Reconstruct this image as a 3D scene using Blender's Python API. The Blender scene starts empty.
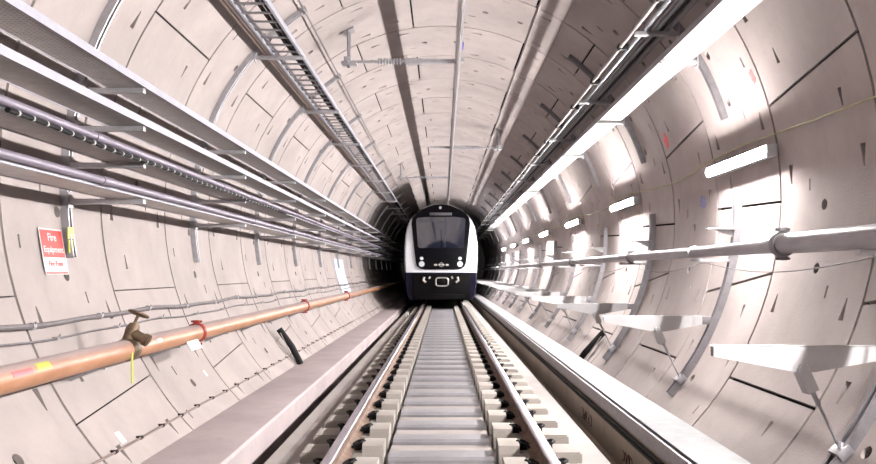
import bpy, bmesh, math, random
from math import sin, cos, radians as R, pi, sqrt, atan2, degrees
from mathutils import Vector, Matrix
from mathutils.geometry import delaunay_2d_cdt
random.seed(4)
sc = bpy.context.scene
col = sc.collection

# ------------------------------------------------------------------ materials
def mat(name, rgb, rough=.6, metal=0., var=.12, scale=6., bump=.0, bscale=40., rgb2=None, stretch=(1, 1, 1), spec=.5, coat=0.):
    m = bpy.data.materials.new(name); m.use_nodes = True
    nt = m.node_tree; N = nt.nodes; L = nt.links
    b = N['Principled BSDF']
    b.inputs['Roughness'].default_value = rough
    b.inputs['Metallic'].default_value = metal
    b.inputs['Specular IOR Level'].default_value = spec
    b.inputs['Coat Weight'].default_value = coat
    tc = N.new('ShaderNodeTexCoord'); mp = N.new('ShaderNodeMapping')
    mp.inputs['Scale'].default_value = stretch
    L.new(tc.outputs['Object'], mp.inputs['Vector'])
    no = N.new('ShaderNodeTexNoise'); no.inputs['Scale'].default_value = scale
    no.inputs['Detail'].default_value = 6; no.inputs['Roughness'].default_value = .62
    L.new(mp.outputs[0], no.inputs['Vector'])
    cr = N.new('ShaderNodeValToRGB'); e = cr.color_ramp.elements
    c2 = rgb2 or tuple(max(0, c * (1 - var * 2)) for c in rgb)
    e[0].position = .32; e[1].position = .66
    e[0].color = (*c2, 1); e[1].color = (*rgb, 1)
    L.new(no.outputs['Fac'], cr.inputs[0]); L.new(cr.outputs[0], b.inputs['Base Color'])
    if bump:
        n2 = N.new('ShaderNodeTexNoise'); n2.inputs['Scale'].default_value = bscale; n2.inputs['Detail'].default_value = 5
        L.new(mp.outputs[0], n2.inputs['Vector'])
        bp = N.new('ShaderNodeBump'); bp.inputs['Strength'].default_value = bump; bp.inputs['Distance'].default_value = .01
        L.new(n2.outputs['Fac'], bp.inputs['Height']); L.new(bp.outputs[0], b.inputs['Normal'])
    return m

def dotted(name, rgb, dark, pitch=28., rough=.5, metal=.3, thr=.22):
    """metal plate with a regular pattern of small holes"""
    m = mat(name, rgb, rough, metal, .10, 9)
    nt = m.node_tree; N = nt.nodes; L = nt.links; b = N['Principled BSDF']
    src = b.inputs['Base Color'].links[0].from_socket
    tc = N.new('ShaderNodeTexCoord')
    vo = N.new('ShaderNodeTexVoronoi'); vo.inputs['Scale'].default_value = pitch; vo.inputs['Randomness'].default_value = 0.15
    L.new(tc.outputs['Object'], vo.inputs['Vector'])
    lt = N.new('ShaderNodeMath'); lt.operation = 'LESS_THAN'; lt.inputs[1].default_value = thr
    L.new(vo.outputs['Distance'], lt.inputs[0])
    mx = N.new('ShaderNodeMix'); mx.data_type = 'RGBA'
    mx.inputs['B'].default_value = (*dark, 1)
    L.new(lt.outputs[0], mx.inputs['Factor']); L.new(src, mx.inputs['A']); L.new(mx.outputs['Result'], b.inputs['Base Color'])
    return m

def concrete(name, rgb, stain=(.30, .25, .23), amt=.35, bump=.25):
    """cast concrete: cloudy tone, faint stains, fine pores"""
    m = mat(name, rgb, .82, 0, .10, 1.3, bump, 55)
    nt = m.node_tree; N = nt.nodes; L = nt.links; b = N['Principled BSDF']
    src = b.inputs['Base Color'].links[0].from_socket
    tc = N.new('ShaderNodeTexCoord'); mp = N.new('ShaderNodeMapping'); mp.inputs['Scale'].default_value = (2.2, 2.2, .7)
    L.new(tc.outputs['Object'], mp.inputs['Vector'])
    no = N.new('ShaderNodeTexNoise'); no.inputs['Scale'].default_value = 2.4; no.inputs['Detail'].default_value = 9; no.inputs['Roughness'].default_value = .7
    no.inputs['Distortion'].default_value = .6
    L.new(mp.outputs[0], no.inputs['Vector'])
    cr = N.new('ShaderNodeValToRGB'); cr.color_ramp.elements[0].position = .52; cr.color_ramp.elements[1].position = .80
    cr.color_ramp.elements[0].color = (0, 0, 0, 1); cr.color_ramp.elements[1].color = (amt, amt, amt, 1)
    L.new(no.outputs['Fac'], cr.inputs[0])
    mx = N.new('ShaderNodeMix'); mx.data_type = 'RGBA'; mx.inputs['B'].default_value = (*stain, 1)
    L.new(cr.outputs[0], mx.inputs['Factor']); L.new(src, mx.inputs['A']); L.new(mx.outputs['Result'], b.inputs['Base Color'])
    return m

def emit(name, rgb, s):
    m = bpy.data.materials.new(name); m.use_nodes = True
    b = m.node_tree.nodes['Principled BSDF']
    b.inputs['Base Color'].default_value = (*rgb, 1)
    b.inputs['Emission Color'].default_value = (*rgb, 1); b.inputs['Emission Strength'].default_value = s
    return m

M = dict(
    lining=concrete('lining_concrete', (.385, .330, .315), (.20, .165, .145), amt=.28),
    joint=mat('joint_gasket', (.012, .009, .008), .9, spec=.1),
    slab=concrete('slab_concrete', (.34, .30, .285), amt=.3),
    bench=concrete('bench_concrete', (.46, .385, .385), amt=.5),
    trough=concrete('trough_concrete', (.42, .35, .28), (.16, .09, .06), .6),
    block=concrete('block_concrete', (.345, .31, .28), amt=.4),
    tie=mat('tie_grey', (.26, .25, .265), .5, .15, .12, 5, .1),
    galv=mat('galvanised', (.42, .41, .43), .42, .55, .10, 14),
    galv_dark=mat('galvanised_dull', (.26, .245, .26), .5, .5, .12, 12),
    perf=dotted('perforated_tray', (.56, .52, .51), (.28, .25, .24)),
    tray=mat('tray_plain', (.56, .53, .51), .5, .35, .1, 10),
    flange=mat('tray_flange', (.36, .355, .40), .6, .15, .06, 8),
    whitetray=mat('tray_bright', (.42, .42, .42), .45, .15, .05, 6),
    white=mat('white_paint', (.48, .47, .475), .4, .1, .05, 8),
    chequer=dotted('chequer_plate', (.20, .195, .205), (.11, .10, .12), 20, .65, .0, .22),
    pipe=mat('grey_pipe', (.36, .34, .36), .38, .45, .10, 10, stretch=(1, .3, 1)),
    conduit=mat('violet_conduit', (.22, .19, .24), .42, .15, .10, 9, stretch=(1, .2, 1)),
    conduit2=mat('steel_conduit', (.27, .28, .30), .4, .5, .10, 9, stretch=(1, .2, 1)),
    brown=mat('brown_conduit', (.19, .13, .11), .5, .2, .15, 8, stretch=(1, .3, 1)),
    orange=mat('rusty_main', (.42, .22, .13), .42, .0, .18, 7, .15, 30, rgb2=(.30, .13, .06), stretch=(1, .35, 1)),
    brass=mat('old_brass', (.20, .14, .09), .45, .6, .25, 20, .3, 40),
    redpaint=mat('red_paint', (.35, .04, .03), .45, .1, .15, 15),
    railside=mat('rail_rust', (.20, .125, .09), .75, .2, .25, 12, .2, 40),
    railhead=mat('rail_head', (.62, .58, .64), .26, .85, .08, 8, stretch=(1, .1, 1)),
    black=mat('black_rubber', (.010, .009, .010), .6, 0, .2, 10, spec=.2),
    cable=mat('grey_cable', (.16, .14, .145), .55, 0, .15, 10),
    wire=mat('pale_wire', (.30, .27, .26), .5, .3, .1, 10),
    yellow=mat('yellow_cable', (.42, .38, .20), .5, 0, .1, 10),
    tagyellow=mat('yellow_tag', (.44, .46, .08), .5, 0, .05, 10),
    tagpink=mat('red_sticker', (.50, .13, .14), .5, 0, .05, 10),
    tagwhite=mat('white_sticker', (.50, .50, .50), .5, 0, .03, 10),
    signred=mat('sign_red', (.50, .025, .02), .4, 0, .04, 10),
    signwhite=mat('sign_white', (.55, .53, .53), .4, 0, .02, 10),
    insul=mat('insulator', (.36, .35, .38), .35, 0, .1, 10),
    alu=mat('aluminium_bar', (.60, .58, .60), .32, .8, .06, 8, stretch=(1, .1, 1)),
    copper=mat('contact_wire', (.16, .13, .12), .4, .7, .1, 10),
    redspray=mat('red_spray', (.80, .16, .16), .8, 0, .1, 10),
    bluespray=mat('blue_spray', (.24, .25, .42), .8, 0, .1, 10),
    bluepaint=mat('blue_paint', (.05, .06, .62), .5, 0, .1, 10),
    darkink=mat('dark_ink', (.10, .04, .03), .8),
    litpatch=mat('lit_patch_paint', (.50, .54, .66), .5, 0, .04, 4),
    t_white=mat('train_white', (.60, .60, .64), .28, 0, .03, 3, coat=.3),
    t_black=mat('train_black', (.002, .002, .003), .15, 0, .02, 3, spec=.08),
    t_glass=mat('train_glass', (.010, .012, .022), .03, 0, .02, 3, spec=1., coat=1.),
    t_navy=mat('train_navy', (.003, .002, .012), .45, 0, .05, 3, spec=.1),
    t_under=mat('train_underframe', (.0025, .002, .0025), .6, .0, .2, 8, spec=.08),
    t_metal=mat('train_metal', (.42, .40, .38), .4, .5, .1, 8),
    t_grey=mat('train_display', (.06, .06, .07), .3),
    lens=mat('headlamp_lens', (.50, .52, .56), .3, 0, .05),
    lamp=emit('lamp_diffuser', (1, .965, .95), 1050.),
    lampbody=mat('lamp_body', (.6, .6, .62), .5, .1),
)

def top_sheen(m, rgb, lo=.25, hi=.8, amt=.8):
    """pale lamp highlight painted into the colour of upward facing surface"""
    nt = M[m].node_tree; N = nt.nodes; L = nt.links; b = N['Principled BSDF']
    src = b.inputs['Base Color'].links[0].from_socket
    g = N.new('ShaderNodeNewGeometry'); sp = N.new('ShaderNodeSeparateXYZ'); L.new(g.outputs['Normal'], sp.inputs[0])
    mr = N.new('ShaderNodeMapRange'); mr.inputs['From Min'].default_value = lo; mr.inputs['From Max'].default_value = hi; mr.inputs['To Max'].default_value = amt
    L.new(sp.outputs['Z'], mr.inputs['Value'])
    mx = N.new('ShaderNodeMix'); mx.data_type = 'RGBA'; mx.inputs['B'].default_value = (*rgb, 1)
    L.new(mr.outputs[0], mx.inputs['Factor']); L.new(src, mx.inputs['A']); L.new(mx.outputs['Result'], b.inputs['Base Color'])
top_sheen('orange', (.36, .33, .35), .35, .9, .7)  # whitish lamp sheen painted along the top of the pipe
_b = M['t_glass'].node_tree.nodes['Principled BSDF']; _b.inputs['Coat IOR'].default_value = 1.75; _b.inputs['IOR'].default_value = 1.5
# ------------------------------------------------------------------ mesh builder
class MB:
    def __init__(s): s.bm = bmesh.new(); s.mats = []; s.cur = 0
    def use(s, m):
        if m not in s.mats: s.mats.append(m)
        s.cur = s.mats.index(m); return s
    def _face(s, vs, smooth=False):
        try: f = s.bm.faces.new(vs)
        except ValueError: return None
        f.material_index = s.cur; f.smooth = smooth; return f
    def box(s, x0, x1, y0, y1, z0, z1, bev=0.):
        return s.obox(((x0+x1)/2, (y0+y1)/2, (z0+z1)/2), (x1-x0, y1-y0, z1-z0), None, bev)
    def obox(s, c, size, rot=None, bev=0.):
        b2 = bmesh.new(); bmesh.ops.create_cube(b2, size=1)
        bmesh.ops.scale(b2, verts=b2.verts, vec=size)
        if bev: bmesh.ops.bevel(b2, geom=list(b2.edges), offset=bev, segments=2, profile=.6, affect='EDGES')
        mt = Matrix.Translation(c) @ (rot.to_4x4() if rot else Matrix.Identity(4))
        vm = {}
        for v in b2.verts: vm[v] = s.bm.verts.new(mt @ v.co)
        for f in b2.faces: s._face([vm[v] for v in f.verts], False)
        b2.free(); return s
    def tube(s, pts, r, n=10, caps=True, closed=False):
        pts = [Vector(p) for p in pts]; rs = r if isinstance(r, (list, tuple)) else [r] * len(pts)
        rings = []; prev = None
        for i, p in enumerate(pts):
            if closed: t = pts[(i+1) % len(pts)] - pts[i-1]
            else: t = pts[min(i+1, len(pts)-1)] - pts[max(i-1, 0)]
            t.normalize()
            if prev is None:
                a = Vector((0, 0, 1)) if abs(t.z) < .9 else Vector((1, 0, 0))
                u = t.cross(a).normalized()
            else:
                u = (prev - t * prev.dot(t)).normalized()
            prev = u; w = t.cross(u)
            rings.append([s.bm.verts.new(p + (u*cos(2*pi*k/n) + w*sin(2*pi*k/n))*rs[i]) for k in range(n)])
        m = len(rings)
        for i in range(m if closed else m-1):
            a, b = rings[i], rings[(i+1) % m]
            for k in range(n): s._face([a[k], a[(k+1) % n], b[(k+1) % n], b[k]], True)
        if caps and not closed:
            s._face(rings[0][::-1]); s._face(rings[-1])
        return s
    def prism(s, prof, a0, a1, axis='y', smooth=False):
        """closed profile extruded. axis y: profile is (x,z); axis x: (y,z); axis z: (x,y)"""
        def P(p, a):
            return {'y': (p[0], a, p[1]), 'x': (a, p[0], p[1]), 'z': (p[0], p[1], a)}[axis]
        A = [s.bm.verts.new(P(p, a0)) for p in prof]; B = [s.bm.verts.new(P(p, a1)) for p in prof]
        n = len(prof)
        for k in range(n): s._face([A[k], A[(k+1) % n], B[(k+1) % n], B[k]], smooth)
        s._face(A[::-1]); s._face(B); return s
    def arcbox(s, t0, t1, r0, r1, y0, y1, step=2.5):
        n = max(1, int(abs(t1-t0)/step)); q = []
        for i in range(n+1):
            t = t0 + (t1-t0)*i/n
            q.append([s.bm.verts.new(W(t, r, y)) for r, y in ((r0, y0), (r1, y0), (r1, y1), (r0, y1))])
        for a, b in zip(q, q[1:]):
            for k in range(4): s._face([a[k], a[(k+1) % 4], b[(k+1) % 4], b[k]])
        s._face(q[0][::-1]); s._face(q[-1]); return s
    def build(s, name, m=None, parent=None, sharp=35, origin=None):
        bmesh.ops.recalc_face_normals(s.bm, faces=s.bm.faces)
        me = bpy.data.meshes.new(name)
        if origin is not None:
            bmesh.ops.translate(s.bm, verts=s.bm.verts, vec=-Vector(origin))
        s.bm.to_mesh(me); s.bm.free()
        for mm in (s.mats or [m]): me.materials.append(M[mm])
        me.set_sharp_from_angle(angle=R(sharp))
        o = bpy.data.objects.new(name, me); col.objects.link(o)
        if origin is not None: o.location = origin
        if parent: o.parent = parent
        return o

def tag(o, label=None, cat=None, group=None, kind=None):
    if label: o['label'] = label
    if cat: o['category'] = cat
    if group: o['group'] = group
    if kind: o['kind'] = kind
    return o
def thing(name, loc, label, cat, group=None):
    o = bpy.data.objects.new(name, None); col.objects.link(o); o.location = loc; o.empty_display_size = .1
    return tag(o, label, cat, group)
def copy_tree(o, parent=None):
    c = o.copy(); col.objects.link(c)
    if parent: c.parent = parent
    for ch in list(o.children): copy_tree(ch, c)
    return c
ORD = ['nearest', 'second', 'third', 'fourth', 'fifth', 'sixth', 'seventh', 'eighth', 'ninth', 'tenth', 'eleventh', 'twelfth', 'thirteenth', 'fourteenth', 'fifteenth', 'sixteenth', 'seventeenth', 'eighteenth', 'nineteenth', 'twentieth']
def nth(i):
    if i < 20: return ORD[i]
    t = ['', '', 'twenty', 'thirty', 'forty'][(i+1)//10]; u = (i+1) % 10
    if u == 0: return {20: 'twentieth', 30: 'thirtieth', 40: 'fortieth', 50: 'fiftieth'}[i+1]
    return t + '-' + ['', 'first'] [0:1][0] + (['', 'first', 'second'] + ORD[2:])[u]

# ------------------------------------------------------------------ tunnel geometry
CX, CZ, RT = -.02, 1.854, 3.1        # bore axis and radius (camera stands at x=0, z=1.17)
def W(t, r, y): return Vector((CX + r*cos(R(t)), y, CZ + r*sin(R(t))))
def wallx(z, side, r=RT): return CX + side*sqrt(r*r - (z-CZ)**2)
Y0, Y1 = -34.0, 56.0
RING0, RW = 5.37, 1.6

# joints (near angle, far angle) of the two ring layouts
JA = [(19, 15.5), (66, 66), (115, 115), (164, 164), (214.5, 211.5), (228, 231)]
JB = [(-.8, .3), (49, 49), (98, 98), (147, 147), (196, 196), (245, 245)]
LOW = -58
def segs(pat):
    if pat == 'A':
        j = [(-81, -81), (-32, -32)] + JA
    else:
        j = [(-64, -64), (-13, -17)] + JB
    return list(zip(j, j[1:]))
G = .015
def make_segment(bm, a, b, y0, layer_mats):
    """one precast lining segment between joints a and b (near,far angles), with bolt pockets and grout holes"""
    u = lambda t: R(t)*RT
    gl = .006 if (a[0]+b[0])/2 > 135 else .013
    un0, uf0, un1, uf1 = u(a[0])+gl, u(a[1])+gl, u(b[0])-gl, u(b[1])-gl
    ya, yb = G, RW-G
    def inside(v, y):
        f = (y-ya)/(yb-ya)
        lo = un0+(uf0-un0)*f; hi = un1+(uf1-un1)*f
        return lo+.02 < v < hi-.02
    pts = []; edges = []
    def ring(poly):
        i0 = len(pts); pts.extend(Vector(p) for p in poly)
        edges.extend((i0+k, i0+(k+1) % len(poly)) for k in range(len(poly)))
    stp = R(3)*RT
    nn = max(2, int((un1-un0)/stp)); nf = nn
    outer = [(un0+(un1-un0)*k/nn, ya) for k in range(nn)] + [(un1, ya)] + [(un1+(uf1-un1)*.5, (ya+yb)/2)] + \
            [(uf1+(uf0-uf1)*k/nf, yb) for k in range(nf)] + [(uf0, yb)] + [(un0+(uf0-un0)*.5, (ya+yb)/2)]
    ring(outer); no = len(outer)
    mid = (un0+un1+uf0+uf1)/4; span = un1-un0
    pockets = []
    def tri(cu, cy, du, w):     # wedge pocket, wide end at cu, point at cu+du
        pockets.append([(cu, cy-w), (cu+du, cy-.006), (cu+du, cy+.006), (cu, cy+w)])
    if span > 1.5:
        for q in (-.66, .66):
            for cy in (.22, RW-.22): tri(mid+q, cy, .17 if q < 0 else -.17, .035)
        for q in (-1.12, 1.12):
            tri(mid+q, .42 if q > 0 else RW-.42, .14 if q < 0 else -.14, .026)
        for q in (-.26, .26):
            pockets.append([(mid+q+.046*cos(2*pi*k/12), .80+.046*sin(2*pi*k/12)) for k in range(12)])
        for q, cy in ((-.45, .55), (.45, 1.05), (0, .2)):
            pockets.append([(mid+q-.05, cy-.012), (mid+q+.05, cy-.012), (mid+q+.05, cy+.012), (mid+q-.05, cy+.012)])
    else:
        for cy in (.3, RW-.3): tri(mid-.1, cy, .17, .035)
    sgn = 1
    pk = []
    for p in pockets:
        ar = sum(p[i][0]*p[(i+1) % len(p)][1]-p[(i+1) % len(p)][0]*p[i][1] for i in range(len(p)))
        if ar < 0: p = p[::-1]
        pk.append((len(pts), len(p), p)); ring(p)
    k = int(un0/stp)
    while k*stp < un1:
        for cy in (.27, .53, .8, 1.07, 1.33):
            v = k*stp
            if inside(v, cy) and all(min((v-q[0])**2+(cy-q[1])**2 for q in p) > .0016 for p in pockets): pts.append(Vector((v, cy)))
        k += 1
    co, ed, fa, ov, oe, of = delaunay_2d_cdt(pts, edges, [], 0, 1e-6)
    def inpoly(x, y, p):
        c = False
        for i in range(len(p)):
            x1, y1 = p[i]; x2, y2 = p[i-1]
            if (y1 > y) != (y2 > y) and x < (x2-x1)*(y-y1)/(y2-y1)+x1: c = not c
        return c
    vs = [bm.verts.new(W(degrees(c[0]/RT), RT, y0+c[1])) for c in co]
    for f in fa:
        cx = sum(co[i][0] for i in f)/len(f); cy = sum(co[i][1] for i in f)/len(f)
        if not inpoly(cx, cy, outer): continue
        if any(inpoly(cx, cy, p) for _, _, p in pk): continue
        try: fc = bm.faces.new([vs[i] for i in f]); fc.smooth = True; fc.material_index = 0
        except ValueError: pass
    def walls(idx, depth, floor, outward):
        top = [vs[i] for i in idx]
        low = []
        for i in idx:
            c = co[i]; low.append(bm.verts.new(W(degrees(c[0]/RT), RT+depth, y0+c[1])))
        n = len(idx)
        for k in range(n):
            try: bm.faces.new([top[k], top[(k+1) % n], low[(k+1) % n], low[k]])
            except ValueError: pass
        if floor:
            try: bm.faces.new(low)
            except ValueError: pass
    o2n = {}
    for newi, olds in enumerate(ov):
        for o in olds: o2n[o] = newi
    walls([o2n[i] for i in range(no)], .05, False, True)
    for i0, n, p in pk: walls([o2n[i0+i] for i in range(n)], .045, True, False)

def lining():
    buckets = {'wall_right': bmesh.new(), 'ceiling': bmesh.new(), 'wall_left': bmesh.new()}
    for k in range(-25, 32):
        y = RING0 + RW*k; pat = 'A' if k % 2 == 0 else 'B'
        for a, b in segs(pat):
            mid = (a[0]+b[0])/2
            nm = 'wall_right' if mid < 44 else ('ceiling' if mid < 135 else 'wall_left')
            make_segment(buckets[nm], a, b, y, None)
    lim = {'wall_right': (-75, 46), 'ceiling': (46, 134), 'wall_left': (134, 250)}
    for nm, bm in buckets.items():
        bmesh.ops.recalc_face_normals(bm, faces=bm.faces)
        # dark gasket and packer behind the segments
        t0, t1 = lim[nm]; n = int((t1-t0)/3)
        rows = []
        for i in range(n+1):
            t = t0+(t1-t0)*i/n
            rows.append([bm.verts.new(W(t, RT+.045, y)) for y in (RING0-25*RW, Y1)] + [bm.verts.new(W(t, RT+.30, y)) for y in (Y1, RING0-25*RW)])
        for a, b in zip(rows, rows[1:]):
            for q in range(4):
                f = bm.faces.new([a[q], b[q], b[(q+1) % 4], a[(q+1) % 4]]); f.material_index = 1
        me = bpy.data.meshes.new(nm); bm.to_mesh(me); bm.free()
        me.materials.append(M['lining']); me.materials.append(M['joint'])
        me.set_sharp_from_angle(angle=R(30))
        o = bpy.data.objects.new(nm, me); col.objects.link(o); o['kind'] = 'structure'
lining()

# ------------------------------------------------------------------ invert, slab, benches
f = MB()
inv = [(-2.0, -.80), (2.0, -.80), (1.3, -1.24), (.5, -1.45), (-.5, -1.45), (-1.3, -1.24)]
f.use('trough').prism(inv, Y0, Y1)
f.use('slab').prism([(-1.43, -.80), (-1.43, -.36), (-1.41, -.34), (1.32, -.34), (1.34, -.36), (1.34, -.80)], Y0, Y1)
f.use('slab').prism([(-.44, -.345), (-.43, -.29), (.40, -.29), (.41, -.345)], Y0, Y1)
tag(f.build('floor'), kind='structure')
b = MB()
b.prism([(-1.655, -.79), (-1.655, -.29), (-1.675, -.27), (-2.30, -.27), (-2.62, -.35), (-2.62, -.79)], Y0, Y1)
tag(b.build('trim_1', 'bench'), kind='structure')

# cable trough walkway on the right
t = thing('walkway_trough', (1.72, 4.0, -.79), 'brown concrete trough topped by a bright chequered steel walkway along the right wall', 'walkway')
def part(mb, name, m, root, **k):
    """build a part whose parent is an unrotated empty: keeps world placement"""
    loc = Vector(root.location)
    o = mb.build(name, m, None, origin=loc, **k); o.location = (0, 0, 0); o.parent = root
    return o
q = MB(); q.prism([(1.36, -.79), (1.36, -.60), (1.50, -.56), (1.535, -.52), (1.535, -.14), (1.91, -.14), (1.91, -.79)], Y0, Y1); part(q, 'trough_wall', 'trough', t)
q = MB(); q.prism([(1.578, -.030), (1.578, -.018), (1.915, -.018), (1.915, -.030)], Y0, Y1); part(q, 'cover_plate', 'chequer', t)
q = MB(); q.prism([(1.530, -.135), (1.530, -.022), (1.548, -.022), (1.548, -.125), (1.560, -.135)], Y0, Y1); part(q, 'edge_channel', 'galv_dark', t)
q = MB(); q.prism([(1.562, -.14), (1.562, -.031), (1.905, -.031), (1.905, -.14)], Y0, Y1); part(q, 'plate_bed', 'joint', t)
q = MB(); q.tube([(1.520, Y0, -.165), (1.520, Y1, -.165)], .016, 8); q.tube([(1.520, Y0, -.205), (1.520, Y1, -.205)], .014, 8); part(q, 'edge_cable', 'black', t)
# scrawled site marks on the trough face
def scribble(pts_fn, y0, n, name, label, group=None):
    q = MB(); y = y0
    for i in range(n):
        h = random.uniform(.05, .09); w = random.uniform(.04, .09); k = random.choice((0, 1, 2))
        P = lambda a, c: pts_fn(y+a*w, c*h)
        if k == 0: q.tube([P(0, 1), P(.5, 0), P(1, 1)], .006, 5)
        elif k == 1: q.tube([P(1, 1), P(0, .9), P(0, .1), P(1, 0)], .006, 5)
        else: q.tube([P(0, 0), P(0, 1), P(.8, .6), P(0, .5), P(.9, 0)], .006, 5)
        y += w*1.5
    return q
for y, n, lb in ((6.2, 4, 'reddish brown scrawl on the dark trough face close to the camera'), (7.9, 5, 'faint dark scrawl on the trough face farther along the walkway')):
    q = scribble(lambda yy, zz: (1.534, yy, -.43+zz*1.3), y, n, '', ''); o = q.build('chalk_mark', 'darkink'); tag(o, lb, 'marking')

# ------------------------------------------------------------------ track
RXc = -.016; HG = .737; ZR = -.05
def rail(x, label):
    t = thing('rail', (x, 0, -.21), label, 'rail', 'running rails')
    prof = [(-.07, 0), (-.07, .011), (-.02, .03), (-.009, .045), (-.009, .115), (-.03, .125), (-.034, .148), (.034, .148), (.03, .125), (.009, .115), (.009, .045), (.02, .03), (.07, .011), (.07, 0)]
    q = MB(); q.prism([(x+a, -.21+c) for a, c in prof], Y0, Y1); part(q, 'rail_web', 'railside', t)
    head = [(-.036, .136), (-.036, .150), (-.030, .158), (-.015, .161), (.015, .161), (.030, .158), (.036, .150), (.036, .136)]
    q = MB(); q.prism([(x+a, -.21+c) for a, c in head], Y0, Y1, smooth=True); part(q, 'rail_head', 'railhead', t)
rail(RXc-HG, 'steel running rail on the left of the track, its inner side lit')
rail(RXc+HG, 'steel running rail on the right of the track, next to the walkway trough')

def make_sleeper(y):
    t = thing('sleeper', (0, y, -.34), '', 'sleeper', 'sleepers between the rails')
    for s in (-1, 1):
        q = MB()
        X = lambda a: RXc + s*a
        # base, inner shoulder, outer shoulder
        a, c = sorted((X(.44), X(1.075))); q.box(a, c, y-.15, y+.15, -.345, -.212, .008)
        a, c = sorted((X(.44), X(.60))); 
        pr = [(-.15, -.22), (-.13, -.155), (-.10, -.145), (.10, -.145), (.13, -.155), (.15, -.22)]
        q.prism([(y+u, z) for u, z in pr], a, c, 'x')
        a, c = sorted((X(.845), X(1.06))); q.box(a, c, y-.145, y+.145, -.215, -.200, .005)
        part(q, 'rail_block', 'block', t)
        for e in (-1, 1):
            q = MB(); cx = X(HG + e*.098); u = s*e
            for dy in (-.0,):
                q.tube([(cx-u*.045, y-.05, -.185), (cx-u*.02, y-.055, -.165), (cx+u*.02, y-.05, -.150), (cx+u*.045, y-.01, -.145), (cx+u*.03, y+.045, -.150), (cx-u*.01, y+.055, -.16), (cx-u*.045, y+.03, -.180)], .013, 6)
            q.box(cx-.03, cx+.03, y-.03, y+.03, -.21, -.165, .004)
            part(q, 'rail_clip', 'black', t)
    q = MB()
    pr = [(-.13, -.345), (-.13, -.265), (-.105, -.245), (.105, -.245), (.13, -.265), (.13, -.345)]
    q.prism([(y+u, z) for u, z in pr], RXc-.405, RXc+.405, 'x'); part(q, 'tie_beam', 'tie', t)
    return t
s0 = make_sleeper(4.72)
for i in range(42):
    o = s0 if i == 0 else copy_tree(s0)
    o.location.y = 4.72 + .62*i
    pos = 'in the foreground' if i < 10 else ('towards the train' if i < 30 else 'close to the train')
    o['label'] = f'grey sleeper with cream end blocks {pos}, {nth(i)} from camera'

# ------------------------------------------------------------------ left side supports, trays, conduits
def channel_mesh(t0, t1, y, w=.07, d=.062, r=RT):
    q = MB()
    q.arcbox(t0, t1, r-.008, r, y-w/2, y+w/2)
    q.arcbox(t0, t1, r-d, r-.008, y-w/2, y-w/2+.006); q.arcbox(t0, t1, r-d, r-.008, y+w/2-.006, y+w/2)
    q.arcbox(t0, t1, r-d, r-d+.006, y-w/2+.006, y-w/2+.020); q.arcbox(t0, t1, r-d, r-d+.006, y+w/2-.020, y+w/2-.006)
    return q
TZ = [2.68, 2.37, 2.07, 1.775]
def arm(q, x0, x1, y, z, side):
    """cantilever arm from wall end x0 to tip x1"""
    a, c = sorted((x0, x1))
    q.box(a, c, y-.028, y+.028, z-.042, z, .004)
    q.box(x0-.012 if side > 0 else x0-.004, x0+.004 if side > 0 else x0+.012, y-.04, y+.04, z-.075, z+.055, .003)
YL0 = 6.26
def left_support(y):
    t = thing('tray_support', (wallx(1.3, -1), y, 1.3), '', 'support', 'curved supports of the left cable trays')
    part(channel_mesh(123, 190.6, y), 'wall_channel', 'galv', t)
    for z in TZ:
        q = MB(); arm(q, wallx(z-.03, -1, RT-.062), -2.44, y, z-.008, -1); part(q, 'arm', 'galv', t)
    q = MB(); arm(q, wallx(3.83, -1, RT-.062), -1.72, y, 3.84, -1); part(q, 'ladder_arm', 'galv', t)
    return t
s0 = left_support(YL0-3.2)
for i in range(14):
    o = s0 if i == 0 else copy_tree(s0); o.location.y = YL0-3.2+3.2*i
    o['label'] = ('curved steel wall channel with tray arms just outside the left edge of the picture' if i == 0 else
                  f'curved channel with tray arms on left wall, {nth(i-1)} from camera' + (', beside red sign' if i == 1 else ''))
names = ['topmost', 'second from the top', 'third from the top', 'lowest']
for k, z in enumerate(TZ):
    t = thing('cable_tray', (-2.58, 4, z), f'long galvanised cable tray on the left wall, {names[k]} of the four', 'cable tray', 'four cable trays on the left wall')
    q = MB(); q.box(-2.745, -2.435, Y0, Y1, z, z+.004); part(q, 'tray_bed', 'perf' if k in (0, 2) else 'tray', t)
    q = MB(); q.prism([(-2.435, z-.004), (-2.429, z-.004), (-2.429, z+.055), (-2.447, z+.055), (-2.447, z+.050), (-2.435, z+.050)], Y0, Y1); part(q, 'side_flange', 'flange', t)
    q = MB(); q.prism([(-2.752, z-.006), (-2.745, z-.006), (-2.745, z+.05), (-2.752, z+.05)], Y0, Y1); part(q, 'side_flange', 'flange', t)
# cables lying on the trays
for k, (z, xs, ml, lb) in enumerate(((2.374, (-2.52, -2.60), 'cable', 'second tray from the top'), (2.684, (-2.55, -2.65), 'brown', 'topmost tray'))):
    for j, x in enumerate(xs):
        q = MB(); q.tube([(x, Y0, z+.022), (x, Y1, z+.022)], .018, 8); tag(q.build('cable', ml), f'{"grey" if ml=="cable" else "brown"} cable lying on {lb}, on its {"wall" if j else "track"} side', 'cable')
def sag(x, y0, y1, z, amp, per, n=3, dx=0):
    m = int((y1-y0)/per*n); return [(x+dx*sin(i*1.7), y0+(y1-y0)*i/m, z-amp*abs(sin(pi*i/n))) for i in range(m+1)]
def conduit(x, z, r, label, joints, m='conduit'):
    t = thing('conduit', (x, 4, z), label, 'conduit')
    q = MB(); q.tube([(x, Y0, z), (x, Y1, z)], r, 14); part(q, 'pipe', m, t)
    for y in joints:
        q = MB(); q.tube([(x, y-.09, z), (x, y+.09, z)], r*1.22, 14); part(q, 'coupling', m, t)
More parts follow.
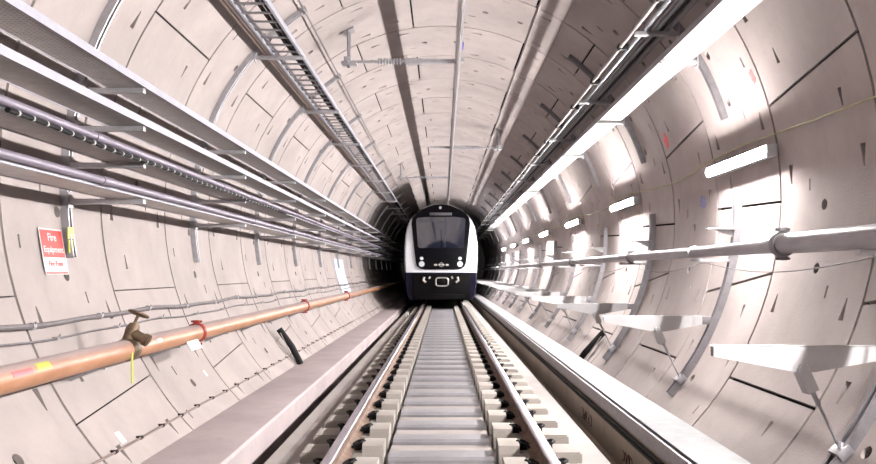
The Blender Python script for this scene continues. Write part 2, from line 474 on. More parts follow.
conduit(-2.395, 2.105, .027, 'upper violet grey conduit clipped to the third cable tray on the left', (5.35, 8.4, 11.4, 14.4, 17.4))
conduit(-2.395, 1.815, .027, 'lower violet grey conduit clipped to the lowest cable tray on the left', (5.45, 9.75, 12.2, 15.1))
# black corrugated cable hung under the upper conduit with pale ties
t = thing('corrugated_cable', (-2.39, 4, 2.06), 'black corrugated cable with pale ties slung beneath the upper conduit', 'cable')
pts = []; rs = []; y = 4.2
while y < 11.6:
    z = 2.058 + (.006*sin(y*3.1)); pts += [(-2.39, y, z), (-2.39, y+.02, z)]; rs += [.017, .0125]; y += .04
q = MB(); q.tube(pts, rs, 8); part(q, 'sheath', 'black', t)
for i in range(44):
    q = MB(); yy = 4.3+.155*i; z = 2.058+.006*sin(yy*3.1); q.tube([(-2.39, yy-.006, z), (-2.39, yy+.006, z)], .0188, 8); part(q, 'tie', 'signwhite', t)

# ladder tray high on the left
t = thing('cable_ladder', (-1.92, 4, 3.85), 'ladder shaped cable tray with open rungs high on the left of the ceiling', 'cable ladder')
for x in (-2.10, -1.755):
    q = MB(); q.prism([(x-.014, 3.845), (x+.014, 3.845), (x+.014, 3.853), (x+.004, 3.855), (x+.004, 3.925), (x-.004, 3.925), (x-.004, 3.855), (x-.014, 3.853)], Y0, Y1); part(q, 'side_rail', 'flange', t)
for i in range(90):
    y = 4.6 + .28*i
    q = MB(); q.box(-2.09, -1.765, y-.016, y+.016, 3.858, 3.875); part(q, 'rung', 'galv_dark', t)
for j, (x, r) in enumerate(((-1.81, .030), (-1.87, .024), (-2.055, .014))):
    q = MB(); q.tube([(x + .006*sin(i*1.3+j), 3.2+i*.7, 3.876+r) for i in range(74)], r, 8)
    tag(q.build('cable', 'black' if j < 2 else 'cable'), ['thick black cable along the inner rail of the ceiling cable ladder', 'black cable in the middle of the ceiling cable ladder', 'thin grey cable along the outer rail of the ceiling cable ladder'][j], 'cable')
for j, x in enumerate((-2.15, -2.20)):
    q = MB(); q.tube([(x, Y0, 3.865), (x, Y1, 3.865)], .020, 10)
    tag(q.build('conduit', 'brown'), ['brown conduit right beside the ceiling cable ladder on the left', 'brown conduit on the wall side of its twin next to the ceiling cable ladder'][j], 'conduit')

# wires along the vault
def wire(x, z, r, m, label, y0=Y0):
    q = MB(); q.tube([(x, y0, z), (x, Y1, z)], r, 8); tag(q.build('wire', m), label, 'wire')
wire(-1.69, 4.36, .011, 'cable', 'dark wire running along the vault right of the cable ladder')
wire(1.27, 4.66, .010, 'wire', 'pale wire along the vault, nearer the overhead bar on its right side')
wire(1.54, 4.38, .011, 'wire', 'pale wire on the right vault beside the conduit rack')

# ------------------------------------------------------------------ overhead conductor bar
t = thing('overhead_conductor', (.21, 4, 4.1), 'rigid aluminium overhead conductor bar running along the middle of the vault', 'overhead conductor')
x = .21
q = MB(); q.prism([(x-.045, 4.205), (x+.045, 4.205), (x+.045, 4.198), (x+.012, 4.196), (x+.010, 4.14), (x+.028, 4.125), (x+.018, 4.104), (x+.006, 4.108), (x-.006, 4.108), (x-.018, 4.104), (x-.028, 4.125), (x-.010, 4.14), (x-.012, 4.196), (x-.045, 4.198)], Y0, Y1); part(q, 'conductor_profile', 'alu', t)
q = MB(); q.tube([(x, Y0, 4.100), (x, Y1, 4.100)], .009, 8); part(q, 'contact_wire', 'copper', t)
def cantilever(y, s, label):
    """s=-1: hung from the left vault"""
    xb = -1.36 if s < 0 else 1.34
    t = thing('conductor_support', (xb, y, 4.22), label, 'support', 'insulated supports of the overhead bar')
    ax = lambda a: xb - s*a           # distance from post towards the bar
    q = MB()
    zt = CZ+sqrt(RT**2-(xb-CX)**2)
    q.tube([(xb, y, 4.12), (xb, y, zt-.02)], .020, 10); q.tube([(xb, y-.11, zt-.02), (xb, y-.11, zt-.20), (xb, y-.05, 4.22)], .014, 8)
    q.tube([(xb, y+.11, zt-.02), (xb, y+.11, zt-.20), (xb, y+.05, 4.22)], .014, 8)
    part(q, 'drop_post', 'galv_dark', t)
    q = MB(); q.arcbox(degrees(atan2(zt-CZ, xb-CX))-1.5, degrees(atan2(zt-CZ, xb-CX))+1.5, RT-.02, RT, y-.12, y+.12); part(q, 'base_plate', 'galv_dark', t)
    q = MB(); q.box(min(ax(-.1), ax(.12)), max(ax(-.1), ax(.12)), y-.07, y+.07, 4.16, 4.20, .006)
    q.box(min(ax(-.06), ax(.04)), max(ax(-.06), ax(.04)), y-.10, y+.10, 4.20, 4.26, .01); q.tube([(ax(0), y-.14, 4.19), (ax(0), y+.14, 4.19)], .016, 8); part(q, 'clamp', 'galv', t)
    q = MB(); q.tube([(ax(.02), y, 4.205), (ax(.42), y, 4.205)], .022, 10)
    q.tube([(ax(.34), y-.05, 4.205), (ax(.34), y+.05, 4.205)], .018, 8); part(q, 'stub_tube', 'galv', t)
    q = MB(); pts = []; rs = []
    for i in range(8):
        a = .42+.043*i; pts += [(ax(a), y, 4.21), (ax(a+.012), y, 4.21), (ax(a+.024), y, 4.21), (ax(a+.036), y, 4.21)]; rs += [.024, .052, .052, .024]
    q.tube(pts, rs, 12); part(q, 'insulator', 'insul', t)
    q = MB()
    a0, a1 = .82, 1.66
    q.prism([(ax(a0), 4.175), (ax(a0), 4.245), (ax(a1), 4.225), (ax(a1), 4.20)], y-.065, y+.065); q.box(min(ax(a0), ax(a0+.03)), max(ax(a0), ax(a0+.03)), y-.07, y+.07, 4.15, 4.27)
    q.box(.17, .25, y-.05, y+.05, 4.203, 4.235); q.tube([(ax(.76), y, 4.21), (ax(.84), y, 4.21)], .025, 10)
    part(q, 'arm', 'galv', t)
cantilever(11.05, -1, 'ribbed insulator arm holding the overhead bar from the left, nearest one')
cantilever(18.7, 1, 'insulator arm holding the overhead bar from the right vault')
cantilever(24.6, -1, 'small insulator arm holding the overhead bar from the left, just before the train')
q = MB(); q.box(.262, .275, 10.2, 10.42, 4.19, 4.24, .004); tag(q.build('blue_clip', 'bluepaint'), 'small blue clip hanging at the overhead bar near the first insulator', 'clip')

# ------------------------------------------------------------------ right side upper rack
YR0 = 4.72
def right_rack(y):
    t = thing('rack_support', (wallx(2.75, 1), y, 2.75), '', 'support', 'curved supports of the right overhead racks')
    part(channel_mesh(17, 53, y), 'wall_channel', 'galv_dark', t)
    q = MB(); arm(q, wallx(3.34, 1, RT-.062), 2.25, y, 3.362, 1); part(q, 'arm', 'white', t)
    q = MB(); arm(q, wallx(3.64, 1, RT-.062), 1.98, y, 3.655, 1); part(q, 'arm', 'galv', t)
    return t
s0 = right_rack(YR0-3.2+.0)
for i in range(16):
    o = s0 if i == 0 else copy_tree(s0); o.location.y = YR0-3.2+3.2*i
    o['label'] = (f'curved channel with two rack arms high on right wall, {nth(i-2)} from camera' if i > 1 else
                  ['curved upper rack channel on the right, out of view beside the camera', 'curved upper rack channel on the right at the picture edge'][i])
t = thing('cable_tray', (2.42, 4, 3.37), 'bright white cable tray running high along the right wall above the lamps', 'cable tray')
q = MB(); q.box(2.268, 2.575, Y0, Y1, 3.365, 3.369); part(q, 'tray_bed', 'whitetray', t)
for x, z in ((2.266, 3.43), (2.577, 3.43)):
    q = MB(); q.box(x-.003, x+.003, Y0, Y1, 3.363, z); part(q, 'side_flange', 'galv_dark' if x < 2.4 else 'whitetray', t)
pn = ['innermost', 'second', 'third', 'fourth', 'outermost']
for j, x in enumerate((2.09, 2.15, 2.21, 2.27, 2.33)):
    q = MB(); q.tube([(x, Y0, 3.682), (x, Y1, 3.682)], (.024, .020, .024, .018, .024)[j], 10); tag(q.build('conduit', ('conduit2', 'galv_dark', 'conduit2', 'black', 'galv_dark')[j]), f'straight steel conduit in the right overhead rack, {pn[j]} of five counted from the tunnel middle', 'conduit', 'conduits in the right overhead rack')
t = thing('feeder_cable', (1.99, 4, 3.69), 'pale round feeder cable held by black clamps at the inner edge of the right rack', 'cable')
q = MB(); q.tube([(1.985, Y0, 3.69), (1.985, Y1, 3.69)], .022, 12); part(q, 'sheath', 'wire', t)
for i in range(24):
    y = 5.45+1.56*i
    q = MB(); q.tube([(1.985, y-.03, 3.69), (1.985, y+.03, 3.69)], .036, 10); q.box(1.99, 2.075, y-.025, y+.025, 3.655, 3.72, .008); part(q, 'clamp', 'black', t)

# ------------------------------------------------------------------ right side lower
def bracket_support(y):
    t = thing('walkway_bracket', (wallx(-.1, 1), y, -.1), '', 'bracket', 'empty walkway brackets on the right wall')
    part(channel_mesh(-39.5, 3, y, .085, .07), 'wall_channel', 'galv_dark', t)
    zw = .68; xw = 2.675; xe = wallx(zw, 1, RT-.065)
    q = MB()
    prof = [(1.66, zw+.035), (1.66, zw-.03), (2.17, zw-.125), (2.28, zw-.125), (xw, zw-.055), (xw, zw+.035)]
    q.prism(prof, y-.028, y-.022); q.prism(prof, y+.022, y+.028)
    q.box(1.655, xw, y-.028, y+.028, zw+.030, zw+.037); part(q, 'cantilever_arm', 'white', t)
    q = MB(); q.box(xw-.03, xe, y-.022, y+.022, zw-.05, zw+.03, .004); q.tube([(xw+.02, y-.035, zw-.01), (xw+.02, y+.035, zw-.01)], .014, 8); part(q, 'arm_socket', 'galv_dark', t)
    q = MB(); rot = Matrix.Rotation(R(-24), 3, 'Y')
    q.obox((2.235, y, zw-.17), (.075, .085, .17), rot, .006); q.tube([(2.20, y-.055, zw-.095), (2.20, y+.055, zw-.095)], .022, 8); part(q, 'pivot_block', 'white', t)
    a = Vector((2.275, y, zw-.24)); b_ = Vector((2.445, y, .09))
    q = MB(); q.tube([a, a.lerp(b_, .25)], .016, 8); q.tube([a.lerp(b_, .2), b_], .009, 8); part(q, 'strut_rod', 'galv', t)
    q = MB(); q.obox((2.455, y, .065), (.10, .12, .06), Matrix.Rotation(R(-40), 3, 'Y'), .008); q.tube([(2.43, y-.03, .09), (2.43, y-.03, .13)], .010, 6); part(q, 'foot_clamp', 'galv', t)
    q = MB(); q.box(2.56, wallx(1.31, 1, RT-.06), y-.028, y+.028, 1.275, 1.303, .004); q.box(2.56, 2.66, y-.04, y+.04, 1.300, 1.312); part(q, 'pipe_arm', 'galv', t)
    q = MB(); q.box(2.72, wallx(1.63, 1, RT-.06), y-.07, y+.03, 1.612, 1.625, .003); q.prism([(2.80, 1.612), (wallx(1.5, 1, RT-.06), 1.612), (wallx(1.5, 1, RT-.06), 1.53)], y-.004, y+.004); part(q, 'shelf_bracket', 'white', t)
    return t
s0 = bracket_support(YR0)
for i in range(15):
    o = s0 if i == 0 else copy_tree(s0); o.location.y = YR0+3.2*i
    o['label'] = f'white cantilever walkway bracket with strut rod on right wall, {nth(i)} from camera'
# grey pipe main
t = thing('pipe_main', (2.6, 4, 1.385), 'long grey pipe with a bolted coupling running along the right wall like a rail', 'pipe')
q = MB(); q.tube([(2.6, Y0, 1.385), (2.6, 5.86, 1.385)], .077, 24); part(q, 'pipe_section', 'pipe', t)
q = MB(); q.tube([(2.6, 5.86, 1.385), (2.6, 6.12, 1.375), (2.6, 6.3, 1.372), (2.6, Y1, 1.372)], [.072, .058, .055, .055], 24); part(q, 'pipe_section', 'pipe', t)
def coupling(q, x, y, z, r, w=.035):
    q.tube([(x, y-w, z), (x, y-w*.6, z), (x, y+w*.6, z), (x, y+w, z)], [r, r*1.14, r*1.14, r], 20)
    for s in (-1, 1):
        q.box(x-.03, x+.03, y-w*.9, y+w*.9, z+s*(r*1.25)-.016, z+s*(r*1.25)+.016, .006)
        q.tube([(x-.055, y, z+s*r*1.27), (x+.055, y, z+s*r*1.27)], .011, 8)
q = MB(); coupling(q, 2.6, 5.86, 1.385, .088); part(q, 'coupling', 'galv_dark', t)
for y in (10.6, 15.4, 20.2):
    q = MB(); coupling(q, 2.6, y, 1.372, .064); part(q, 'coupling', 'galv_dark', t)
for i in range(12):
    y = YR0+3.2*i+.0
    if i == 0: continue
    q = MB(); q.tube([(2.6+.062*cos(R(a)), y, 1.372+.062*sin(R(a))) for a in range(-20, 201, 20)], .006, 6); part(q, 'u_bolt', 'white', t)

# lamps
def lamp(y):
    t = thing('wall_lamp', (2.93, y, 2.26), '', 'lamp', 'batten lamps along the right wall')
    xw = wallx(2.27, 1)
    q = MB(); q.box(2.94, 2.985, y-.78, y+.78, 2.215, 2.305, .008)
    q.box(2.892, 2.985, y-.77, y+.77, 2.305, 2.311); q.box(2.916, 2.985, y-.77, y+.77, 2.209, 2.215)  # top and bottom lips added to keep lamp light off the right wall
    q.box(2.89, 2.985, y-.80, y-.765, 2.205, 2.315, .006); q.box(2.89, 2.985, y+.765, y+.80, 2.205, 2.315, .006); part(q, 'housing', 'lampbody', t)
    q = MB(); q.box(2.98, xw+.004, y-.45, y-.41, 2.23, 2.29); q.box(2.98, xw+.004, y+.41, y+.45, 2.23, 2.29); part(q, 'mounting', 'galv', t)
    q = MB(); q.tube([(2.915, y-.76, 2.26), (2.915, y+.76, 2.26)], .038, 14); part(q, 'diffuser', 'lamp', t)
    return t
s0 = lamp(7.62-4.8*9)
for i in range(16):
    o = s0 if i == 0 else copy_tree(s0); o.location.y = 7.62-4.8*9+4.8*i
    o['label'] = (f'glowing batten lamp on right wall below white tray, {nth(i-9)} from camera' if i > 8 else
                  f'glowing batten lamp on the right wall behind the camera, {nth(8-i)} going back')
# yellow cable looping from lamp to lamp
q = MB(); pts = []
y = 1.6
while y < 50:
    ph = ((y-7.62) % 4.8)/4.8
    zz = 2.44-.10*sin(pi*ph) if y > 9 else 2.44-.05*sin(pi*ph)
    pts.append((wallx(zz, 1)-.03-.008*sin(y*2.3), y, zz)); y += .3
q.tube(pts, .0075, 6); tag(q.build('lamp_cable', 'yellow'), 'yellow cable looping along the right wall just above the lamps', 'cable')
q = MB(); pts = []; y = 1.6
while y < 50:
    ph = ((y-4.72) % 3.2)/3.2; pts.append((2.70, y, 1.27-.10*sin(pi*ph))); y += .2
q.tube(pts, .0055, 6); tag(q.build('wire', 'cable'), 'thin grey wire sagging below the pipe on the right wall', 'wire')
# leaning black hoses
def hose(p0, p1, label):
    t = thing('hose_stub', p0, label, 'hose')
    p0, p1 = Vector(p0), Vector(p1); d = (p1-p0)
    mid = p0+d*.5+Vector((.03 if p0.x < 0 else -.03, 0, 0))
    q = MB(); q.tube([p0, p0.lerp(mid, .5), mid, mid.lerp(p1, .5), p1], .05, 16)
    part(q, 'hose', 'black', t)
    q = MB(); w = p0.lerp(p1, .25); q.tube([w+Vector((-.05*(-1 if p0.x > 0 else 1), -.06, 0)), p0.lerp(p1, .9)+Vector((0, -.062, 0))], .008, 6); part(q, 'tie_wire', 'wire', t)
hose((-2.22, 11.95, -.27), (-2.56, 11.95, .28), 'short black rubber hose leaning on the left wall above the bench')
hose((2.02, 12.1, -.42), (2.54, 12.1, .22), 'short black rubber hose leaning on the right wall behind the walkway trough')

# ------------------------------------------------------------------ left wall lower
t = thing('fire_main', (-2.52, 4, .55), 'orange rusty fire main pipe running along the left wall', 'pipe')
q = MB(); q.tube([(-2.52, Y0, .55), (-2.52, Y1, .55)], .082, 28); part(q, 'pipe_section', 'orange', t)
for i in range(14):
    y = 5.62+1.6*i
    q = MB(); q.prism([(-2.56, .462), (-2.50, .462), (wallx(.40, -1)+.005, .36), (wallx(.46, -1)+.005, .462)], y-.012, y+.012)
    q.box(wallx(.47, -1)+.01, -2.47, y-.025, y+.025, .456, .468); part(q, 'bracket', 'galv', t)
def red_coupling(y):
    q = MB(); coupling(q, -2.52, y, .55, .090, .03); return q
part(red_coupling(7.83), 'coupling', 'redpaint', t); part(red_coupling(13.9), 'coupling', 'redpaint', t); part(red_coupling(19.9), 'coupling', 'redpaint', t)
def sticker(y0, y1, a0, a1, r=.0835):
    q = MB(); n = 5; c = (-2.52, .55)
    for i in range(n):
        A, B = R(a0+(a1-a0)*i/n), R(a0+(a1-a0)*(i+1)/n)
        for rr in (0,):
            vs = [q.bm.verts.new((c[0]+ra*cos(t_), yy, c[1]+ra*sin(t_))) for ra in (r, r-.004) for t_, yy in ((A, y0), (B, y0), (B, y1), (A, y1))]
            for f_ in ((0, 1, 2, 3), (7, 6, 5, 4), (0, 4, 5, 1), (2, 6, 7, 3)): q._face([vs[j] for j in f_])
    return q
part(sticker(4.35, 4.56, 12, 38), 'sticker', 'tagpink', t)['label'] = 'red and white sticker'
part(sticker(4.62, 4.78, 14, 52), 'sticker', 'tagyellow', t)['label'] = 'yellow sticker'
part(sticker(6.55, 6.66, 10, 34), 'sticker', 'tagwhite', t)['label'] = 'small white sticker'
# valve
vy = 6.12; V = lambda x, y, z: (-2.52+x, vy+y, .55+z)
t = thing('hydrant_valve', V(0, 0, .08), 'old brass hydrant valve with handwheel standing on the orange main', 'valve')
q = MB(); q.tube([V(0, -.07, 0), V(0, -.03, 0), V(0, .05, 0), V(0, .07, 0)], [.084, .095, .095, .084], 20); part(q, 'saddle', 'brass', t)
q = MB()
q.tube([V(.0, 0, .06), V(.015, 0, .12), V(.03, .01, .15), V(.04, .02, .19), V(.04, .02, .215)], [.052, .045, .055, .046, .030], 14)
q.tube([V(.03, .0, .14), V(.10, -.005, .10), V(.135, -.005, .082)], [.040, .038, .038], 14)
q.tube([V(.13, -.005, .085), V(.165, -.005, .067)], .050, 14)
q.tube([V(.165, -.005, .067), V(.172, -.005, .063)], .028, 12)
part(q, 'body', 'brass', t)
q = MB(); q.tube([V(.04, .02, .20), V(.065, .045, .275)], .013, 8); part(q, 'spindle', 'brass', t)
q = MB(); c = Vector(V(.068, .048, .282)); nrm = Vector((.28, .28, .9)).normalized(); u_ = nrm.cross(Vector((0, 1, 0))).normalized(); w_ = nrm.cross(u_)
q.tube([c+(u_*cos(2*pi*k/20)+w_*sin(2*pi*k/20))*.075 for k in range(20)], .011, 8, closed=True)
for k in range(4): q.tube([c, c+(u_*cos(pi*k/2)+w_*sin(pi*k/2))*.072], .008, 6)
part(q, 'handwheel', 'brass', t)
q = MB(); q.box(-2.443, -2.436, vy-.13, vy-.10, .30, .53); q.tube([(-2.44, vy-.115, .53), (-2.45, vy-.08, .58)], .004, 6)
tag(q.build('hanging_tag', 'tagyellow'), 'yellow green strap tag hanging from the hydrant valve', 'tag')
q = MB(); q.obox((-2.42, 7.45, .46), (.006, .34, .10), Matrix.Rotation(R(-30), 3, 'Y')); tag(q.build('pipe_label', 'tagwhite'), 'white label strip hanging under the orange main near the red coupling', 'label')

def wall_cable(z, off, r, label, m, clips, cm, name='cable', amp=.01):
    t = thing(name, (wallx(z, -1)+off, 4, z), label, 'cable')
    q = MB(); pts = []; y = Y0
    while y < 52:
        zz = z + amp*sin(y*1.9)+amp*.6*sin(y*4.3); pts.append((wallx(zz, -1)+off, y, zz)); y += .25
    q.tube(pts, r, 8); part(q, 'sheath', m, t)
    for y in clips:
        zz = z + amp*sin(y*1.9)+amp*.6*sin(y*4.3); x = wallx(zz, -1)
        q = MB(); q.tube([(x+off, y-.018, zz), (x+off, y+.018, zz)], r*1.45, 10); q.box(x-.02, x+off, y-.015, y+.015, zz-.012, zz+.012); (amp > .005) and q.tube([(x+off+r, y, zz), (x+off+r+.012, y, zz+.035)], .006, 6); part(q, 'clip', cm, t)
cl = [4.3+1.07*i for i in range(24)]
wall_cable(.80, .045, .020, 'thick grey cable clipped along the left wall above the orange main', 'cable', cl, 'galv')
wall_cable(.69, .030, .009, 'thin grey cable below the thick one on the left wall', 'cable', [y+.3 for y in cl[:16]], 'galv')
wall_cable(-.13, .030, .010, 'thin dark cable on pegs low on the left wall above the bench', 'brown', [4.6+.47*i for i in range(34)], 'black', amp=.002)

def wallpatch(side, y0, y1, z0, z1, off=.004, th=.004, n=6):
    q = MB(); pr = []
    for i in range(n+1):
        z = z0+(z1-z0)*i/n; pr.append((wallx(z, side)-side*off, z))
    pr += [(wallx(z, side)-side*(off-th), z) for z in [z0+(z1-z0)*(n-i)/n for i in range(n+1)]]
    q.prism(pr, y0, y1); return q
# fire equipment sign: stands tangent to the wall
def sign():
    y0, y1, z0, z1 = 5.83, 6.185, 1.15, 1.51
    t = thing('fire_sign', (wallx(1.33, -1)+.012, 6.0, 1.33), 'red and white fire equipment sign fixed to the left wall beside the channel', 'sign')
    x0, x1 = wallx(z0, -1)+.014, wallx(z1, -1)+.014
    X = lambda z, e=0: x0+(x1-x0)*(z-z0)/(z1-z0)+e
    def sheet(a, b, c, d, e0, e1): return MB().prism([(X(c, e0), c), (X(c, e1), c), (X(d, e1), d), (X(d, e0), d)], a, b)
    part(sheet(y0, y1, z0, z1, -.004, 0), 'sign_board', 'signwhite', t)
    part(sheet(y0+.012, y1-.012, z0+.135, z1-.012, 0, .0015), 'red_panel', 'signred', t)
    part(sheet(y0+.012, y1-.012, z0+.006, z0+.022, 0, .0015), 'red_strip', 'signred', t)
    ang = atan2(x1-x0, z1-z0)
    def text(s, size, yc, zc, m, nm, shear=0):
        cu = bpy.data.curves.new(nm, 'FONT'); cu.body = s; cu.size = size; cu.align_x = 'CENTER'; cu.align_y = 'CENTER'; cu.extrude = .0008; cu.offset = size*.012
        tmp = bpy.data.objects.new(nm, cu); col.objects.link(tmp); bpy.context.view_layer.update()
        me = bpy.data.meshes.new_from_object(tmp.evaluated_get(bpy.context.evaluated_depsgraph_get())); bpy.data.objects.remove(tmp)
        me.materials.clear(); me.materials.append(M[m])
        # local x -> +y world, local y -> up, normal -> +x
        rot = Matrix(((0, sin(ang), cos(ang)), (1, 0, 0), (0, cos(ang), -sin(ang))))
        me.transform(Matrix.Translation(Vector((X(zc, .0025), yc, zc))-Vector(t.location)) @ rot.to_4x4())
        o = bpy.data.objects.new(nm, me); col.objects.link(o); o.parent = t
    yc = (y0+y1)/2
    text('Fire', .085, yc, 1.44, 'signwhite', 'lettering'); text('Equipment', .070, yc, 1.345, 'signwhite', 'lettering'); text('Fire Point', .055, yc, 1.235, 'signred', 'lettering')
sign()
q = MB(); q.box(-3.042, -3.034, 6.19, 6.285, 1.44, 1.535); q.box(-3.040, -3.032, 6.20, 6.285, 1.325, 1.43); tag(q.build('channel_tag', 'tagyellow'), 'pair of yellow tags on the wall channel right of the red sign', 'tag')
tag(wallpatch(-1, 5.74, 5.83, .0-.12, .0-.04).build('paper_label', 'tagwhite'), 'small white paper label low on the left wall near the camera', 'label')
tag(wallpatch(-1, 8.2, 8.27, .05, .11).build('paper_label', 'tagwhite'), 'tiny white paper label farther along low on the left wall', 'label')
tag(wallpatch(-1, 21.6, 23.6, .55, 1.55, .02, .02).build('lit_patch', 'litpatch'), 'pale bluish patch of painted light on the far left wall before the dark', 'litpatch')  # bluish sheet paints in light falling on a strip of lining
def wallblob(side, y, z, ry, rz, seed):
    rnd = random.Random(seed); q = MB(); n = 18; c0 = []; c1 = []
    for k in range(n):
        f_ = rnd.uniform(.55, 1.1); yy = y+ry*f_*cos(2*pi*k/n); zz = z+rz*f_*sin(2*pi*k/n)
        c0.append(q.bm.verts.new((wallx(zz, side)-side*.003, yy, zz))); c1.append(q.bm.verts.new((wallx(zz, side)+side*.002, yy, zz)))
    for k in range(n): q._face([c0[k], c0[(k+1) % n], c1[(k+1) % n], c1[k]])
    m0 = q.bm.verts.new((wallx(z, side)-side*.003, y, z))
    for k in range(n): q._face([c0[k], c0[(k+1) % n], m0])
    return q
tag(wallblob(1, 7.08, 2.98, .05, .08, 1).build('paint_mark', 'redspray'), 'red spray dab high on the right wall beside a ring joint', 'marking')
tag(wallblob(1, 9.95, 2.88, .09, .10, 2).build('paint_mark', 'redspray'), 'red spray dab on the right wall beyond the first lamp', 'marking')
tag(wallblob(1, 9.05, 2.0, .14, .09, 3).build('paint_mark', 'bluespray'), 'faint blue spray dab on the right wall below the lamp cable', 'marking')

# ------------------------------------------------------------------ train
TY = 28.8; TX = -.08
tr = thing('train', (TX, TY, -.05), 'white fronted train with a black windscreen mask standing on the track', 'train')
half = [(1.37, 1.15), (1.39, 1.6), (1.385, 2.2), (1.36, 2.5), (1.29, 2.87), (1.20, 3.08), (1.05, 3.30), (.80, 3.51), (.5, 3.66), (.25, 3.735), (0, 3.76)]
def outline(sc_=1., dz=0): 
    r = [(TX+x*sc_, 1.15+(z-1.15)*(sc_ if sc_ < 1 else 1)+dz) for x, z in half]; l = [(2*TX-x, z) for x, z in r[:-1]][::-1]
    return r+l
def loft(q, secs):
    prev = None
    for prof, y in secs:
        vs = [q.bm.verts.new((p[0], y, p[1])) for p in prof]
        if prev:
            n = len(vs)
            for k in range(n): q._face([prev[k], prev[(k+1) % n], vs[(k+1) % n], vs[k]], True)
        else: q._face(vs[::-1])
        prev = vs
    q._face(prev)
q = MB(); loft(q, [(outline(.955), TY), (outline(.985), TY+.06), (outline(1.), TY+.18), (outline(1.), TY+24)]); part(q, 'body_shell', 't_white', tr, sharp=50)
mk = [(.62, 1.275), (.78, 1.30), (.89, 1.38), (.945, 1.52), (1.0, 2.0), (1.06, 2.6), (1.10, 3.0), (1.06, 3.22), (.93, 3.38), (.74, 3.51), (.48, 3.63), (.24, 3.70), (0, 3.725)]
def sym(h): return [(TX+x, z) for x, z in h]+[(TX-x, z) for x, z in h[:-1][::-1]] if h[-1][0] == 0 else [(TX+x, z) for x, z in h]+[(TX-x, z) for x, z in h[::-1]]
q = MB(); loft(q, [(sym([(x*.985, z-.01) for x, z in mk]), TY-.07), (sym(mk), TY-.05), (sym(mk), TY+.02)]); part(q, 'front_mask', 't_black', tr)
ws = [(.78, 2.07), (.86, 2.12), (.90, 2.6), (.93, 3.12), (.88, 3.20), (.5, 3.24)]
q = MB(); loft(q, [(sym(ws), TY-.078), (sym(ws), TY-.068)]); w = part(q, 'windscreen', 't_glass', tr)
q = MB(); q.tube([(TX+.05, TY-.09, 2.0), (TX+.03, TY-.10, 2.3), (TX-.0, TY-.10, 2.75)], .012, 6); part(q, 'wiper', 't_under', tr)
q = MB(); q.box(TX-.42, TX+.42, TY-.078, TY-.069, 3.30, 3.40, .002); part(q, 'destination_display', 't_grey', tr)
q = MB(); q.tube([(TX-.02, TY-.10, 3.585), (TX-.02, TY-.06, 3.585)], .05, 12); part(q, 'marker_lamp', 't_metal', tr)
for s in (-1, 1):
    q = MB(); q.tube([(TX+s*.72, TY-.09, 1.47), (TX+s*.72, TY-.06, 1.47)], .105, 16); part(q, 'headlamp', 'lens', tr)
    q = MB(); q.tube([(TX+s*.72, TY-.088, 1.68), (TX+s*.72, TY-.06, 1.68)], .065, 16); part(q, 'headlamp', 'lens', tr)
# small emblem: ring with a bar between two dashes
q = MB(); q.tube([(TX+.02+.075*cos(2*pi*k/16), TY-.075, 1.44+.075*sin(2*pi*k/16)) for k in range(16)], .012, 6, closed=True); q.box(TX-.10, TX+.14, TY-.085, TY-.07, 1.425, 1.455)
q.box(TX-.25, TX-.14, TY-.082, TY-.07, 1.41, 1.47); q.box(TX+.18, TX+.29, TY-.082, TY-.07, 1.41, 1.47); part(q, 'emblem', 't_metal', tr)
sk = [(1.20, .12), (1.30, .30), (1.36, .7), (1.37, 1.15)]
q = MB(); loft(q, [(sym([(x*.96, z) for x, z in sk]), TY+.02), (sym(sk), TY+.2), (sym(sk), TY+24)]); part(q, 'skirt', 't_navy', tr)
q = MB(); q.box(TX-1.05, TX+1.1, TY-.06, TY+.1, .16, 1.10, .03); q.box(TX-.9, TX+.9, TY-.16, TY, .14, .34, .03); part(q, 'bumper_panel', 't_under', tr)
q = MB()
fr = []
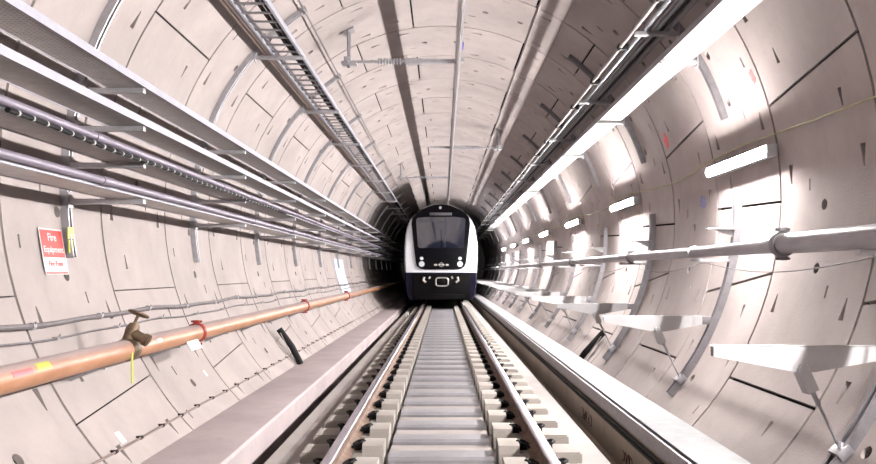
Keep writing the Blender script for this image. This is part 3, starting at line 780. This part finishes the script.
for k in range(24):
    a = 2*pi*k/24; cxx = abs(cos(a))**.5*(1 if cos(a) > 0 else -1); szz = abs(sin(a))**.5*(1 if sin(a) > 0 else -1)
    fr.append((TX+.04+cxx*.23, TY-.17, .80+szz*.155))
q.tube(fr, .030, 6, closed=True); part(q, 'coupler_frame', 't_metal', tr)
q = MB(); q.tube([(TX+.04, TY+.1, .80), (TX+.04, TY-.10, .80), (TX+.04, TY-.20, .80), (TX+.04, TY-.24, .80)], [.12, .13, .12, .07], 14); part(q, 'coupler', 't_under', tr)
for s in (-1, 1):
    q = MB(); q.tube([(TX+s*.62, TY-.10, .98), (TX+s*.66, TY-.12, .86), (TX+s*.56, TY-.12, .78)], .045, 8); q.tube([(TX+s*.40, TY-.1, 1.0), (TX+s*.44, TY-.12, .92)], .04, 8); part(q, 'buffer_hose', 't_metal', tr)
for s in (-1, 1):
    for dy in (1.6, 3.8):
        q = MB(); q.tube([(TX+.06+s*.76-.06, TY+dy, .37), (TX+.06+s*.76+.06, TY+dy, .37)], .41, 24); part(q, 'wheel', 't_under', tr)
q = MB(); q.box(-1.25, -1.15, 25.6, 25.9, -.34, -.18, .01); tag(q.build('marker_block', 'tagwhite'), 'small white block beside the left rail in front of the train', 'marker')

# ------------------------------------------------------------------ world, camera, view
w = bpy.data.worlds.new('world'); sc.world = w; w.use_nodes = True
w.node_tree.nodes['Background'].inputs[0].default_value = (.5, .45, .45, 1)
w.node_tree.nodes['Background'].inputs[1].default_value = .02
cam = bpy.data.cameras.new('camera'); co = bpy.data.objects.new('camera', cam); col.objects.link(co)
co.location = (0, 0, 1.17); co.rotation_euler = (R(90), 0, 0)
cam.sensor_width = 36; cam.lens = 36*765/876
cam.shift_x = -5/876; cam.shift_y = 40/876
cam.clip_start = .05; cam.clip_end = 200
sc.camera = co
sc.view_settings.view_transform = 'Standard'; sc.view_settings.look = 'None'
sc.view_settings.gamma = 1; sc.view_settings.use_curve_mapping = False
sc.view_settings.exposure = 0.0
sc.cycles.use_denoising = True
sc.cycles.max_bounces = 5; sc.cycles.diffuse_bounces = 1; sc.cycles.glossy_bounces = 3
sc.cycles.sample_clamp_indirect = 10
